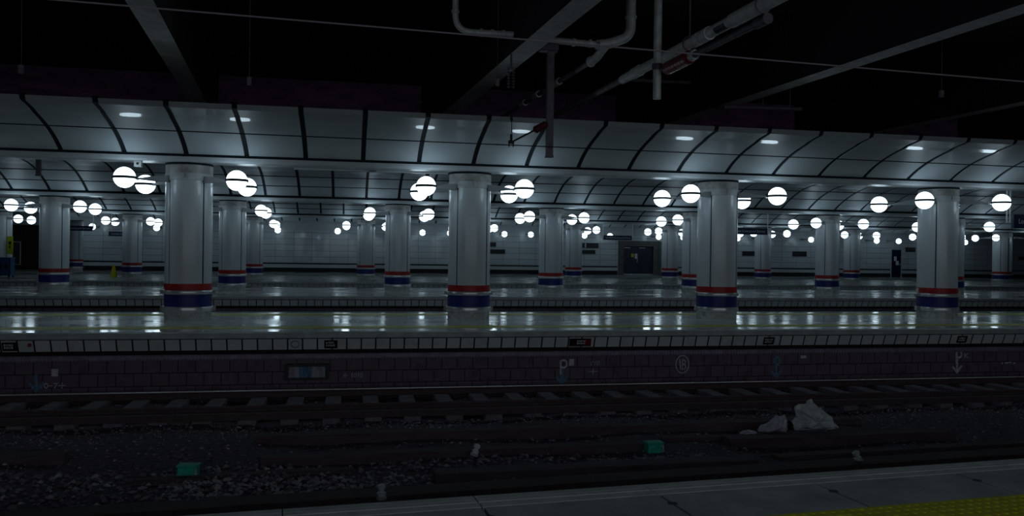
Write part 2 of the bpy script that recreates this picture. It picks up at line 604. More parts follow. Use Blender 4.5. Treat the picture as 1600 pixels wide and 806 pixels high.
# alcove and the double door in it
al = MB()
al.box(20.66, 21.14, 62.05, 62.4, 0, 2.66).box(23.6, 24.0, 62.05, 62.4, 0, 2.66).box(21.14, 23.6, 62.05, 62.4, 2.24, 2.66)
d1 = al.build('trim_1', MT['darkstone'])
tag(d1, kind='structure')
MB().box(24.0, 24.23, 61.99, 62.4, 0, 2.66).build('side_jamb', MT['jamb'], d1)
d = empty('door_1', (22.37, 62.3, 0))
tag(d, kind='structure')
for sx in (-1, 1):
    x0, x1 = (-1.22, -.008) if sx < 0 else (.008, 1.22)
    leaf = MB().box(x0, x1, -.03, .03, .08, 2.22).build('door_leaf', MT['navy'], d)
    MB().box(x0 + .1, x0 + .6, -.05, -.03, 2.10, 2.14).build('door_closer', MT['steel'], leaf)
MB().box(-1.23, 1.23, -.1, .06, -.01, .08).build('threshold', MT['plinth'], d)
MB().box(-.06, -.025, -.08, -.03, .95, 1.25).build('handle', MT['steel'], d)
MB().box(-.53, -.31, -.036, -.03, 1.38, 1.66).build('yellow_notice', MT['yellowsign'], d)
MB().box(-.24, -.02, -.036, -.03, 1.26, 1.66).build('white_notice', MT['paper'], d)
# single door further right
d = empty('door_2', (44.97, 62.0, 0))
tag(d, kind='structure')
leaf = MB().box(-.44, .44, -.04, .02, .12, 2.29).build('door_leaf', MT['navy'], d)
MB().box(-.22, .02, -.046, -.04, 1.35, 1.72).build('notice', MT['paper'], leaf)
MB().box(-.05, .22, -.046, -.04, 1.0, 1.35).build('notice', MT['paper'], leaf)
MB().box(.3, .35, -.08, -.04, 1.0, 1.15).build('handle', MT['steel'], leaf)
g = MB().box(-.52, -.44, -.05, .02, 0, 2.36).box(.44, .52, -.05, .02, 0, 2.36).box(-.44, .44, -.05, .02, 2.29, 2.36)
g.build('door_frame', MT['wallbase'], d)

# dark name boards and vents fixed on the wall
BOARDS = [(10.55, 11.69, 1.54, 1.81, 'black wall board, lower and longer of two beside the middle near column'),
          (10.45, 10.99, 2.06, 2.34, 'short black wall board above a longer one near the middle column'),
          (17.2, 17.95, 2.1, 2.41, 'small black wall board left of a longer one, left of the double door'),
          (18.08, 19.06, 2.08, 2.41, 'long black wall board, upper of two left of the navy double door'),
          (17.4, 18.8, 1.63, 1.87, 'black wall board, lower of two left of the navy double door'),
          (31.1, 32.3, 1.65, 1.95, 'dull teal black wall board under the hanging middle station sign'),
          (35.5, 36.75, 1.66, 2.0, 'black wall board left of the fifth middle-row column'),
          (45.85, 46.75, 2.16, 2.47, 'black wall board up beside the narrow navy door'),
          (56.8, 57.5, 1.62, 1.82, 'thin black wall board near the right edge of the photo')]
for x0, x1, z0, z1, lb in BOARDS:
    o = empty('wall_board', ((x0 + x1) / 2, 62.0, (z0 + z1) / 2))
    tag(o, lb, 'sign', 'dark boards on the far wall')
    hx, hz = (x1 - x0) / 2, (z1 - z0) / 2
    MB().box(-hx, hx, -.05, -.001, -hz, hz).build('board', MT['plate'], o)
    g = MB().box(-hx - .02, hx + .02, -.06, 0, -hz - .03, -hz).box(-hx - .02, hx + .02, -.06, 0, hz, hz + .03)
    g.build('board_frame', MT['rib'], o)
g = MB().lathe([(.1, 0), (.1, 1.45), (.06, 1.52)], 14)
o = g.build('bollard', MT['plate'], None, True, (46.88, 61.2, 0))
tag(o, 'black post standing by the far wall right of the narrow door', 'post')


# ------------------------------------------------------------------ columns
def column_proto(wide=1.0):
    root = empty('platform_column', (0, 0, 0))
    n = 96
    seams = [n // 8, 3 * n // 8, 5 * n // 8, 7 * n // 8]
    if wide > 1: seams = [5 * n // 8, int(n * .76), int(n * .76) + 1, 7 * n // 8]
    g = MB()
    R = .485
    for j in range(1):
        v = []
        for z in (.76, 3.0):
            for k in range(n):
                a = 2 * PI * k / n
                r = R - (.006 if k in seams else 0)
                v.append((wide * r * math.cos(a), r * math.sin(a), z))
        f = [(k, (k + 1) % n, (k + 1) % n + n, k + n) for k in range(n)]
        o = len(g.v)
        g.v += v
        g.f += f
        g.mi += [1 if k in seams else 0 for k in range(n)]
    g.f.append(tuple(range(n - 1, -1, -1))); g.mi.append(0)
    g.f.append(tuple(range(n, 2 * n))); g.mi.append(0)
    parts = [g.build('shaft', [MT['shaft'], MT['seam']], root, True)]

    def ring(nm, prof, mt):
        q = MB().lathe(prof, 64)
        q.v = [(x * wide, y, z) for x, y, z in q.v]
        return q.build(nm, mt, root, True)
    co = ring('collar', [(.487, 2.985), (.495, 2.995), (.495, 3.13), (.488, 3.14)], MT['collar'])
    ring('cap', [(.484, 3.14), (.484, 3.315)], MT['cap'])
    ring('top_joint', [(.478, 3.315), (.478, 3.33), (.492, 3.335), (.492, 3.362)], MT['rib'])
    ring('red_band', [(.484, .633), (.49, .637), (.49, .772), (.484, .776)], MT['red'])
    for a, b in ((.543, .633), (.165, .283)):
        sr = ring('steel_ring', [(.485, a), (.522, a + .006), (.528, a + .03), (.528, b - .03), (.522, b - .006), (.485, b)], MT['steel'])
        q = MB()
        for sx in (-1, 1):
            q.box(sx * wide * .545 - .025, sx * wide * .545 + .025, -.04, .04, a + .008, b - .008)
        q.build('ring_clip', MT['cap'], sr)
    ring('blue_band', [(.484, .283), (.49, .287), (.49, .54), (.484, .543)], MT['blue'])
    ring('plinth', [(.485, .0), (.485, .15), (.48, .165)], MT['plinth'])
    br = MB()
    for k in range(4):                       # bolts on the collar
        a = PI / 4 + k * PI / 2 + PI / 4
        br.box(-.012 + wide * .497 * math.cos(a), .012 + wide * .497 * math.cos(a), -.012 + .497 * math.sin(a), .012 + .497 * math.sin(a), 3.03, 3.13)
    br.build('collar_clip', MT['cap'], co)
    return root


# lamp: a lit globe in a dark ring on a horizontal arm; local +x points to the column
RG = .213


def lamp_proto(length):
    root = empty('globe_lamp', (0, 0, 0))
    MB().sphere(RG, nu=28, nv=16).build('globe', MT['globe'], root, True)
    n = 40
    v, f = [], []
    for r, z in ((RG - .006, -.026), (RG + .022, -.026), (RG + .022, .026), (RG - .006, .026)):
        v += [(r * math.cos(2 * PI * k / n), r * math.sin(2 * PI * k / n), z) for k in range(n)]
    for j in range(4):
        f += [(j * n + k, j * n + (k + 1) % n, ((j + 1) % 4) * n + (k + 1) % n, ((j + 1) % 4) * n + k) for k in range(n)]
    MB().add(v, f).build('ring', MT['ring'], root)
    g = MB()
    x0, x1 = RG + .018, length
    v = []
    for x, hy, z0, z1 in ((x0, .018, -.018, .012), (x0 + .12, .022, -.022, .02), (x1 - .25, .045, -.03, .09), (x1, .06, -.03, .11)):
        v += [(x, -hy, z0), (x, hy, z0), (x, hy, z1), (x, -hy, z1)]
    f = [(3, 2, 1, 0), (12, 13, 14, 15)]
    for j in range(3):
        f += [(j * 4 + k, j * 4 + (k + 1) % 4, j * 4 + 4 + (k + 1) % 4, j * 4 + 4 + k) for k in range(4)]
    g.add(v, f)
    am = g.build('arm', MT['arm'], root)
    MB().lathe([(.03, -.03), (.035, 0), (.03, .03)], 12, (x0 + .03, 0, -.01)).build('joint', MT['steel'], am, True)
    return root


DX, DY, ZL = 1.1, .9, 2.965
ALEN = math.hypot(DX, DY) - .506
P_COL, P_WIDE, P_LAMP = column_proto(), column_proto(1.32), lamp_proto(ALEN)
used = set()


def place(proto):
    if proto.name not in used:
        used.add(proto.name)
        return proto
    return copy_tree(proto)


def column(x, y, label, group, lname, wide=False, dx=DX, corners=((-1, -1), (1, -1), (-1, 1), (1, 1))):
    c = place(P_WIDE if wide else P_COL)
    c.location = (x, y, 0)
    tag(c, label, 'column', group)
    for sx, sy in corners:
        l = place(P_LAMP)
        l.location = (x + sx * dx, y + sy * DY, ZL)
        l.rotation_euler.z = math.atan2(-sy * DY, -sx * dx)
        tag(l, '%s %s lit globe lamp on the %s' % ('front' if sy < 0 else 'back', 'left' if sx < 0 else 'right', lname),
            'lamp', 'globe lamps on the columns')
    return c


X1 = [-9.56] + [-3.405 + 6.17 * k for k in range(5)]
for i, x in enumerate(X1):
    if i == 0: nm = 'nearest-row column past the left edge'
    elif i == 5: nm = 'nearest-row column past the right edge'
    else: nm = 'nearest-row column %s from left' % ORD[i - 1]
    c = column(x, 19.15, 'big white ' + nm + ', red and blue bands', 'columns of the nearest platform', nm)
    if i == 4:
        MB().box(-.505, -.475, .07, .145, .65, .75).build('sticker', MT['white'], c)['label'] = 'small white sticker on the red band'
for i, k in enumerate(range(-2, 6)):
    nm = 'middle-row column %s from left' % ORD[i]
    column(1.89 + 6.12 * k, 32.5, 'white ' + nm + ' with red and blue bands', 'columns of the middle platform', nm)
X3 = [-17.65, -11.3, -5.07, 1.0, 7.05, 13.09, 19.12, 25.2, 31.3, 37.4]
for i, x in enumerate(X3):
    nm = 'back-row column %s from left' % ORD[i]
    column(x, 47.5, 'small white ' + nm + ' with red and blue bands', 'columns of the back platform', nm)
column(42.3, 47.5, 'extra wide white back-row column split by a black joint line', 'columns of the back platform',
       'wide back-row column by right edge', True, 1.3)
c = copy_tree(P_COL)
c.location = (-17.85, 60.0, 0)
tag(c, 'distant white column by the far wall, half hidden behind the leftmost middle-row column', 'column')
# unseen lamp columns added beside and behind the camera to brighten the foreground
for i, x in enumerate((-10.4, -4.3, 1.85, 8.0, 14.1)):
    nm = 'viewer\'s platform column %s' % ('far left of the camera', 'left of the camera', 'beside the camera', 'right of the camera', 'far right of the camera')[i]
    column(x, -.9 + .081 * x, 'white ' + nm, 'columns of the viewer\'s platform', nm)

# lamps in pairs on brackets along the far wall
P_WL = lamp_proto(1.478)
for i, x in enumerate((-17.93, -11.85, -5.85, .27, 6.3, 12.35, 18.5, 24.4, 30.95, 37.25, 43.1, 49.3)):
    for s in (-1, 1):
        l = place(P_WL)
        l.location = (x + s * 1.0, 60.5, 2.97)
        l.rotation_euler.z = PI / 2
        tag(l, 'small distant globe lamp, %s of the %s pair from left at far wall' % ('left' if s < 0 else 'right', ORD[i]), 'lamp',
            'globe lamps along the far wall')


# ------------------------------------------------------------------ hanging station signs
def station_sign(x0, x1, y, z0, z1, label, rods):
    o = empty('station_sign', ((x0 + x1) / 2, y, z0))
    tag(o, label, 'sign', 'hanging station name signs')
    h, hw = z1 - z0, (x1 - x0) / 2
    MB().bbox(-hw, hw, -.045, .045, 0, h, .01).build('panel', MT['signblue'], o)
    for wd, fx, fw_ in (('London', -.29, .255), ('Liverpool', .035, .335), ('Street', .335, .215)):
        text('lettering', wd, h * .5, MT['white'], o, (fx * 2 * hw, -.046, h * .5), width=2 * hw * fw_, thick=.003)
    for r in rods:
        MB().tube([(r - (x0 + x1) / 2, 0, h * .4), (r - (x0 + x1) / 2, 0, 3.362 - z0)], .022, 10).build('hanger_rod', MT['galv'], o)
    return o


station_sign(15.65, 17.47, 32.6, 2.46, 2.74, 'navy hanging station name sign between the third and fourth near columns', (15.6, 17.5))
station_sign(14.87, 16.63, 47.4, 2.42, 2.69, 'navy hanging station name sign above the navy double door', (14.85, 16.68))
station_sign(-15.0, -13.25, 47.4, 2.42, 2.69, 'navy hanging station name sign half behind the leftmost middle-row column', (-14.95, -13.22))
station_sign(-12.62, -10.95, 48.06, 2.18, 2.43, 'navy hanging station name sign left of the second back-row column', (-12.5, -11.05))
station_sign(17.40, 19.24, 19.2, 2.365, 2.735, 'big navy station name sign cut off by the right edge of the photo', (17.22, 17.32, 19.3))

# small things under the row beams
o = empty('junction_box', (-4.36, 18.75, 3.362))
tag(o, 'small white junction box under the near beam, above the leftmost near globe', 'box')
MB().bbox(-.07, .07, -.07, .07, -.13, 0, .012).build('housing', MT['white'], o)
g = MB().tube([(0, -.07, -.065), (0, -.085, -.065)], .025, 12)
g.build('lens', MT['plate'], o)


def linear_light(x, y, label):
    o = empty('ceiling_fitting', (x, y, 3.362))
    tag(o, label, 'fitting', 'slim fittings under the near beam')
    MB().bbox(-.9, .9, -.05, .05, -.035, 0, .012).build('housing', MT['fascia'], o)
    MB().box(.9, .98, -.03, .03, -.03, 0).build('end_cap', MT['rib'], o)


linear_light(-.3, 19.2, 'slim pale fitting under the near beam between first and second near columns')
linear_light(1.35, 19.2, 'slim pale fitting under the near beam just left of the second near column')

# ------------------------------------------------------------------ things on the far platforms
o = empty('plastic_crate', (-17.1, 45.6, 0), 0)
tag(o, 'blue plastic crate on platform at the left edge of the photo', 'crate')
g = MB().box(-.66, .66, -.3, -.27, .12, .95).box(-.66, .66, .27, .3, .12, .95).box(-.66, -.63, -.3, .3, .12, .95).box(.63, .66, -.3, .3, .12, .95).box(-.66, .66, -.3, .3, .1, .13)
tub = g.build('tub', MT['bluebox'], o)
g = MB()
for sx in (-.6, .6):
    for sy in (-.25, .25):
        g.box(sx - .04, sx + .04, sy - .04, sy + .04, 0, .12)
g.build('feet', MT['bluebox'], o)
g = MB().box(-.7, .7, -.33, .33, .93, 1.0)
g.build('rim', MT['bluebox'], o)
g = MB()
for k in range(5):
    g.box(-.55 + k * .24, -.42 + k * .24, -.31, -.3, .4, .72)
g.build('vent_slots', MT['plate'], tub)

o = empty('column_notice', (-17.07, 47.0, 1.15))
tag(o, 'tall yellow notice on the leftmost back-row column', 'sign')
bd = MB().box(-.13, .15, -.03, .0, 0, .92).build('board', MT['yellowsign'], o)
g = MB().box(-.05, .07, -.036, -.03, .5, .62).box(-.02, .04, -.036, -.03, .3, .45).box(-.06, .08, -.036, -.03, .62, .66)
g.build('pictogram', MT['plate'], bd)

o = empty('poster_frame', (-22.3, 62.55, .32))
tag(o, 'dark poster in a pale upright frame in the black passage at far left', 'poster')
MB().box(-.22, .22, -.03, 0, .03, 1.57).build('poster', MT['poster'], o)
g = MB().box(-.26, -.22, -.05, .04, 0, 1.6).box(.22, .26, -.05, .04, 0, 1.6).box(-.22, .22, -.05, .04, 0, .04).box(-.22, .22, -.05, .04, 1.56, 1.6)
g.build('frame', MT['white'], o)

o = empty('wet_floor_cone', (-12.08, 47.0, 0))
tag(o, 'yellow folding floor warning cone beside the second back-row column', 'cone')
for s in (-1, 1):
    g = MB()
    v = [(-.14, s * .16, 0), (.14, s * .16, 0), (.05, s * .03, .62), (-.05, s * .03, .62)]
    v += [(x, y - s * .02, z) for x, y, z in v]
    g.add(v, [(0, 1, 2, 3), (7, 6, 5, 4), (0, 4, 5, 1), (1, 5, 6, 2), (2, 6, 7, 3), (3, 7, 4, 0)])
    g.build('leaf', MT['yellow'], o)
MB().box(-.035, .035, -.03, .03, .6, .66).build('grip', MT['yellow'], o)

# ------------------------------------------------------------------ marks on the near platform wall (platform face at y about 15.8)
FACE = 15.955                    # front of the blockwork


def marker(x, label, red=False):
    o = empty('marker_plate', (x, 15.905, -.30))
    o.rotation_euler.x = math.atan2(.08, .203)
    tag(o, label, 'plate', 'marker plates on the tile band')
    MB().box(-.12 - (.12 if red else 0), .12 + (.08 if red else 0), -.018, -.003, 0, .165).build('plate', MT['plate'], o)
    pl = o.children[0]
    if red:
        MB().box(.05, .2, -.022, -.018, .02, .15).build('red_patch', MT['redins'], pl)
    g = MB()
    rnd = random.Random(int(x * 100))
    for row in (0, 1):
        xx = -.09
        while xx < .06:
            ww = rnd.uniform(.015, .04)
            g.box(xx, xx + ww, -.022, -.018, .045 + row * .055, .075 + row * .055 + rnd.uniform(0, .012))
            xx += ww + .012
    g.build('markings', MT['paper'], pl)


marker(-5.75, 'black marker plate on the tile band at the left edge')
marker(-.29, 'black marker plate on the tile band left of middle')
marker(4.55, 'black and red marker plate on the tile band right of middle', True)
marker(8.58, 'black marker plate on the tile band below the third near column')
marker(13.15, 'black marker plate on the tile band below the fourth near column')
o = MB().lathe([(.035, 0), (.035, .01)], 16).build('red_disc', MT['redins'], None, False, (-5.43, 15.856, -.2))
o.rotation_euler.x = PI / 2
tag(o, 'small dark red disc on the tile band near the left edge', 'disc')


def on_wall(px_x, z, **k):
    return (px_x, FACE, z)


def stroke(name, polylines, x, z, mt, label, cat='graffiti', wd=.022):
    """thin painted strokes on the block wall"""
    g = MB()
    lift = 0
    for pl in polylines:
        for (a, b), (c, d_) in zip(pl, pl[1:]):
            dx, dz = c - a, d_ - b
            l = math.hypot(dx, dz) or 1
            nx, nz = -dz / l * wd / 2, dx / l * wd / 2
            ex, ez = dx / l * wd / 3, dz / l * wd / 3
            q = [(a - ex + nx, b - ez + nz), (a - ex - nx, b - ez - nz), (c + ex - nx, d_ + ez - nz), (c + ex + nx, d_ + ez + nz)]
            lift += .0003
            v = [(u, -.004 - lift, w_) for u, w_ in q] + [(u, .0, w_) for u, w_ in q]
            g.add(v, [(0, 1, 2, 3), (7, 6, 5, 4), (0, 4, 5, 1), (1, 5, 6, 2), (2, 6, 7, 3), (3, 7, 4, 0)])
    o = g.build(name, mt, None, False, (x, FACE, z))
    tag(o, label, cat)
    return o


def oval(cx, cz, rx, rz, a0=0, a1=2 * PI, n=18):
    return [(cx + rx * math.cos(a0 + (a1 - a0) * i / n), cz + rz * math.sin(a0 + (a1 - a0) * i / n)) for i in range(n + 1)]


P_SHAPE = [oval(.0, .18, .065, .075), [(-.06, .24), (-.06, -.02)]]
ARROW = [[(-.01, .06), (-.01, -.22)], [(-.11, -.10), (-.01, -.22), (.1, -.08)]]
# left group
stroke('ring_mark', [oval(0, 0, .07, .07)], -.94, -.22, MT['chalkblue'], 'faint teal ring painted on the tile band left of middle', wd=.02).location.y = 15.868
COL.objects['ring_mark'].rotation_euler.x = math.atan2(.08, .203)
stroke('arrow_mark', ARROW, -5.34, -.80, MT['chalkblue'], 'faded blue down arrow painted on the wall at far left', wd=.05)
stroke('number_mark', [[(-.14, .04), (-.14, -.04)], oval(-.07, 0, .03, .04), [(-.02, .0), (.03, .0)], [(.05, .04), (.11, .04), (.07, -.04)],
                       [(.14, 0), (.24, 0)], [(.19, .05), (.19, -.05)]], -5.12, -.93, MT['chalk'], 'faint chalk number and cross below the pale plate at far left', wd=.014)
# middle left
t = empty('chalk_note', (-.0, FACE, -.83))
t.location.x = .12
tag(t, 'faint chalk writing of an arrow and 1010 right of the blue display', 'graffiti')
text('lettering', '\u2190 1010', .13, MT['chalk'], t, (0, -.001, 0), width=.36, thick=.002)
# middle right: P with blue arrow, plate, pencil marks, circled B
stroke('letter_mark', P_SHAPE, 4.22, -.84, MT['chalk'], 'faded painted letter P above a blue arrow', wd=.035)
stroke('arrow_mark', ARROW, 4.2, -.83, MT['chalkblue'], 'faded blue down arrow under the painted P', wd=.055)
stroke('cross_mark', [[(-.09, 0), (.09, 0)], [(0, .06), (0, -.06)]], 4.83, -.82, MT['chalk'], 'small chalk cross right of the pale plate', wd=.014)
stroke('scribble_mark', [[(-.08, -.04), (-.08, .03), (-.03, .04)], [(-.01, -.04), (.01, .04)], [(.04, -.04), (.05, .05)], [(.08, -.03), (.09, .05)]],
       4.87, -.66, MT['chalk'], 'faint chalk scribble above the small chalk cross', wd=.012)
b = stroke('circled_letter', [oval(0, 0, .14, .18), [(-.06, .1), (-.04, -.1)], [(.0, .09), (.0, -.1)], oval(.0, .045, .06, .05, -PI / 2, PI / 2), oval(.0, -.05, .07, .05, -PI / 2, PI / 2)],
           6.72, -.70, MT['chalk'], 'chalk letter B in a circle on the block wall', wd=.022)
stroke('arrow_mark', ARROW + [oval(0, .12, .06, .08)], 8.82, -.78, MT['chalkblue'], 'faded blue loop and arrow right of the circled B', wd=.05)
stroke('letter_mark', P_SHAPE, 13.15, -.74, MT['chalk'], 'painted letter P with arrow at the right end of the wall', wd=.04)
stroke('arrow_mark', ARROW, 13.12, -.74, MT['chalk'], 'pale down arrow under the right-hand painted P', wd=.045)
t = empty('letter_plate', (13.34, FACE, -.60))
tag(t, 'pale letter K beside the right-hand painted P', 'graffiti')
text('lettering', 'K', .17, MT['paper'], t, (0, -.001, 0), width=.12, thick=.003)
for x, z, w_, h_, lb in ((-5.05, -.70, .11, .13, 'pale rectangular plate on the block wall at far left'),
                         (4.38, -.63, .10, .13, 'pale rectangular plate beside the painted P and blue arrow'),
                         (9.42, -.58, .13, .06, 'small pale label on the wall right of the blue loop')):
    o = empty('wall_plate', (x, FACE, z))
    tag(o, lb, 'plate', 'pale plates on the block wall')
    MB().box(-w_ / 2, w_ / 2, -.012, 0, -h_ / 2, h_ / 2).build('plate', MT['paper'], o)
    g = MB().box(-w_ * .2, w_ * .1, -.015, -.012, -h_ * .1, h_ * .3).box(w_ * .2, w_ * .4, -.015, -.012, -h_ * .4, h_ * .2)
    g.build('markings', MT['chalk'], o)
stroke('chalk_dash', [[(-.07, 0), (.07, .015)], [(-.16, -.01), (-.15, .01)], [(.14, -.01), (.17, .0)]], 14.4, -.77, MT['chalk'],
       'short chalk dash near the right edge of the wall', wd=.03)
# blue display box let into the wall
o = empty('display_box', (-.72, FACE, -.74))
tag(o, 'black box with a blue and grey glass front on the block wall', 'box')
MB().box(-.39, .39, -.09, 0, -.15, .15).build('housing', MT['plate'], o)
for a, b_, mt in ((-.33, -.13, 'greydisp'), (-.125, .075, 'bluedisp'), (.08, .33, 'greydisp')):
    MB().box(a, b_, -.097, -.09, -.1, .1).build('glass', MT[mt], o)

# ------------------------------------------------------------------ track bed
rnd = random.Random(5)
g = MB()
NX, NY = 150, 60
for j in range(NY + 1):
    for i in range(NX + 1):
        x, y = -10 + 32 * i / NX, 5.3 + 10.7 * j / NY
        z = BED + .018 * math.sin(x * 2.1 + y) + .016 * math.sin(y * 3.3 - x * .7) + rnd.uniform(-.012, .012)
        g.v.append((x, y, z - (.02 if y > 12.6 else 0)))
for j in range(NY):
    for i in range(NX):
        a = j * (NX + 1) + i
        g.f.append((a, a + 1, a + NX + 2, a + NX + 1)); g.mi.append(0)
tb = g.build('track_bed', MT['ballast'], None, True)
tag(tb, kind='structure')


def stones(n, x0, x1, y0, y1, s0, s1, g, keep=None):
    for _ in range(n):
        x, y = rnd.uniform(x0, x1), rnd.uniform(y0, y1)
        if keep and not keep(x, y): continue
        s = rnd.uniform(s0, s1)
        z = BED + .018 * math.sin(x * 2.1 + y) + .016 * math.sin(y * 3.3 - x * .7) + s * .25
        a = rnd.uniform(0, PI)
        base = [(1, 0, 0), (-1, 0, 0), (0, 1, 0), (0, -1, 0), (0, 0, .8), (0, 0, -.8), (.6, .6, .45), (-.6, .55, .4)]
        base = base[:6]
        vs = []
        for bx, by, bz in base:
            bx, by, bz = bx + rnd.uniform(-.3, .3), by * .75 + rnd.uniform(-.3, .3), bz * .7 + rnd.uniform(-.2, .2)
            vs.append((x + s * (bx * math.cos(a) - by * math.sin(a)), y + s * (bx * math.sin(a) + by * math.cos(a)), z + s * bz))
        g.add(vs, [(0, 2, 4), (2, 1, 4), (1, 3, 4), (3, 0, 4), (2, 0, 5), (1, 2, 5), (3, 1, 5), (0, 3, 5)])


g = MB()
stones(5200, -6, 12, 8.3, 13.0, .012, .032, g)
stones(1500, -4, 4.5, 8.4, 10.6, .02, .055, g, lambda x, y: y < 10.4 - .02 * x)
stones(500, -6, 14, 13.75, 14.95, .012, .03, g)
n0 = len(g.f)
stones(2600, -7, 13, 11.95, 12.85, .007, .016, g)
stones(650, -1.9, 1.3, 8.9, 9.75, .02, .048, g)
stones(1100, 3.0, 4.7, 9.85, 10.25, .008, .02, g)
g.mi = [1 if i >= n0 and (i // 8) % 2 or (i // 8) % 6 == 0 else 0 for i in range(len(g.f))]
o = g.build('ballast_stones', [MT['stone'], MT['stonepale']])
tag(o, 'grey purple ballast stones strewn over the disused track bed', 'ballast', None, 'stuff')


# rails of the far track
def rail(x0, x1, y, z, label, head='railhead'):
    root = empty('running_rail', ((x0 + x1) / 2, y, z - .159))
    tag(root, label, 'rail', 'rails of the near track')
    h = (x1 - x0) / 2
    MB().prism([(-.07, 0), (.07, 0), (.07, .012), (.012, .03), (.009, .115), (.033, .125), (.033, .15), (-.033, .15), (-.033, .125), (-.009, .115), (-.012, .03), (-.07, .012)], -h, h).build('rail_web', MT['railside'], root)
    MB().prism([(-.034, .1495), (.034, .1495), (.032, .156), (.022, .16), (-.022, .16), (-.032, .156)], -h, h).build('rail_head', MT[head], root)


rail(-9, 20, 15.0, -.92, 'bright topped running rail close under the block wall')
rail(-9, 20, 13.495, -.92, 'dull running rail on the viewer\'s side of the sleepers', 'railside')
# dark conductor rail in front of the track
g = MB().prism([(-.05, 0), (.05, 0), (.05, .1), (-.05, .1)], -14.5, 14.5)
o = g.build('conductor_rail', MT['railside'], None, False, (5.5, 13.0, -1.04))
tag(o, 'dark flat conductor rail lying in front of the running rails', 'rail')
# sleepers
P_SL = MB().prism([(-1.22, 0), (1.22, 0), (1.22, .1), (1.18, .13), (-1.18, .13), (-1.22, .1)], -.13, .13)
sl = None
x = -4.62 - .63 * 5
i = 0
while x < 17:
    if sl is None:
        sl = o = P_SL.build('concrete_sleeper', MT['sleeper'])
    else:
        o = sl.copy()
        COL.objects.link(o)
    o.location = (x + rnd.uniform(-.02, .02), 14.25, -1.16)
    o.rotation_euler.z = rnd.uniform(-.015, .015)
    tag(o, 'pale concrete sleeper lying across under the two running rails', 'sleeper', 'sleepers of the near track')
    x += .63


# old timbers and rails lying in the disused track
def timber(x0, x1, y, z1, w_, h, label, dy=0, name='timber_baulk', cat='timber', mt='timber'):
    L_ = math.hypot(x1 - x0, dy)
    g = MB()
    n = max(2, int(L_ / .5))
    sec = [(-w_ / 2, 0), (w_ / 2, 0), (w_ / 2, h - .012), (w_ / 2 - .012, h), (-w_ / 2 + .012, h), (-w_ / 2, h - .012)]
    v = []
    for i in range(n + 1):
        xx = -L_ / 2 + L_ * i / n
        jz = rnd.uniform(-.004, .004)
        v += [(xx, yy + rnd.uniform(-.003, .003), zz + (jz if zz > 0 else 0)) for yy, zz in sec]
    f = [tuple(range(5, -1, -1)), tuple(range(n * 6, n * 6 + 6))]
    for i in range(n):
        f += [(i * 6 + k, i * 6 + (k + 1) % 6, i * 6 + 6 + (k + 1) % 6, i * 6 + 6 + k) for k in range(6)]
    g.add(v, f)
    o = g.build(name, MT[mt], None, False, ((x0 + x1) / 2, y, z1 - h))
    o.rotation_euler.z = math.atan2(dy, x1 - x0)
    tag(o, label, cat)
    return o


timber(-1.17, 7.85, 11.68, -.985, .24, .17, 'longest dark timber baulk, passing behind the plastic bags', .08)
timber(-1.0, 3.85, 10.55, -1.0, .24, .16, 'dark timber baulk ending left of the teal box', .1)
timber(1.0, 5.0, 9.55, -1.0, .3, .16, 'dark timber baulk nearest the viewer\'s platform', .12)
timber(5.15, 8.65, 10.66, -.985, .26, .17, 'dark timber baulk in front of the plastic bags', .03)
timber(4.3, 6.3, 10.95, -1.03, .16, .1, 'short plank right of the teal box', .03)
timber(-6.2, -3.33, 10.95, -.985, .24, .17, 'timber baulk end at the left edge of the photo', .02)
timber(-2.3, -1.55, 9.85, -1.05, .12, .06, 'thin plank below the left teal box', .01)
timber(-1.5, .1, 9.95, -1.05, .14, .07, 'thin plank right of the left teal box', .06)
timber(5.4, 10.5, 9.95, -1.03, .2, .12, 'dark timber right of the nearest baulk', .35)
# long black trough close under the viewer's platform
timber(-4.5, 13.5, 8.93, -.95, .34, .17, 'long black cable trough close under the viewer\'s platform', 1.45, 'cable_trough', 'trough', 'railside')


def pot(x, y, z, label, tilt=0):
    o = empty('ceramic_insulator', (x, y, z))
    o.rotation_euler.y = tilt
    tag(o, label, 'insulator', 'white insulators on the track bed')
    MB().lathe([(.035, 0), (.045, .01), (.045, .04), (.028, .05), (.028, .07), (.042, .08), (.042, .11), (.02, .125)], 16).build('body', MT['ceramic'], o, True)
    MB().lathe([(.05, -.03), (.055, -.005), (.035, 0)], 14).build('base', MT['galv'], o, True)
    return o


pot(.36, 8.43, -.95, 'white insulator on the black trough left of middle')
pot(1.6, 10.36, -1.02, 'white insulator against the timber end near the middle', .3)
pot(6.12, 9.08, -.95, 'white insulator on the black trough at right', -.4)


def teal_box(x, y, rz, label):
    o = empty('teal_box', (x, y, BED), rz)
    tag(o, label, 'box', 'teal boxes in the disused track')
    MB().bbox(-.105, .105, -.07, .07, 0, .12, .01).build('body', MT['teal'], o)
    MB().bbox(-.118, .118, -.082, .082, .12, .145, .008).build('lid', MT['teal'], o)
    MB().box(.09, .112, -.086, -.07, .02, .11).build('hasp', MT['plinth'], o)


teal_box(4.0, 10.42, .05, 'teal painted box by the end of the middle timber')
teal_box(-1.76, 10.05, -.1, 'teal painted box on the stones at left, by thin planks')


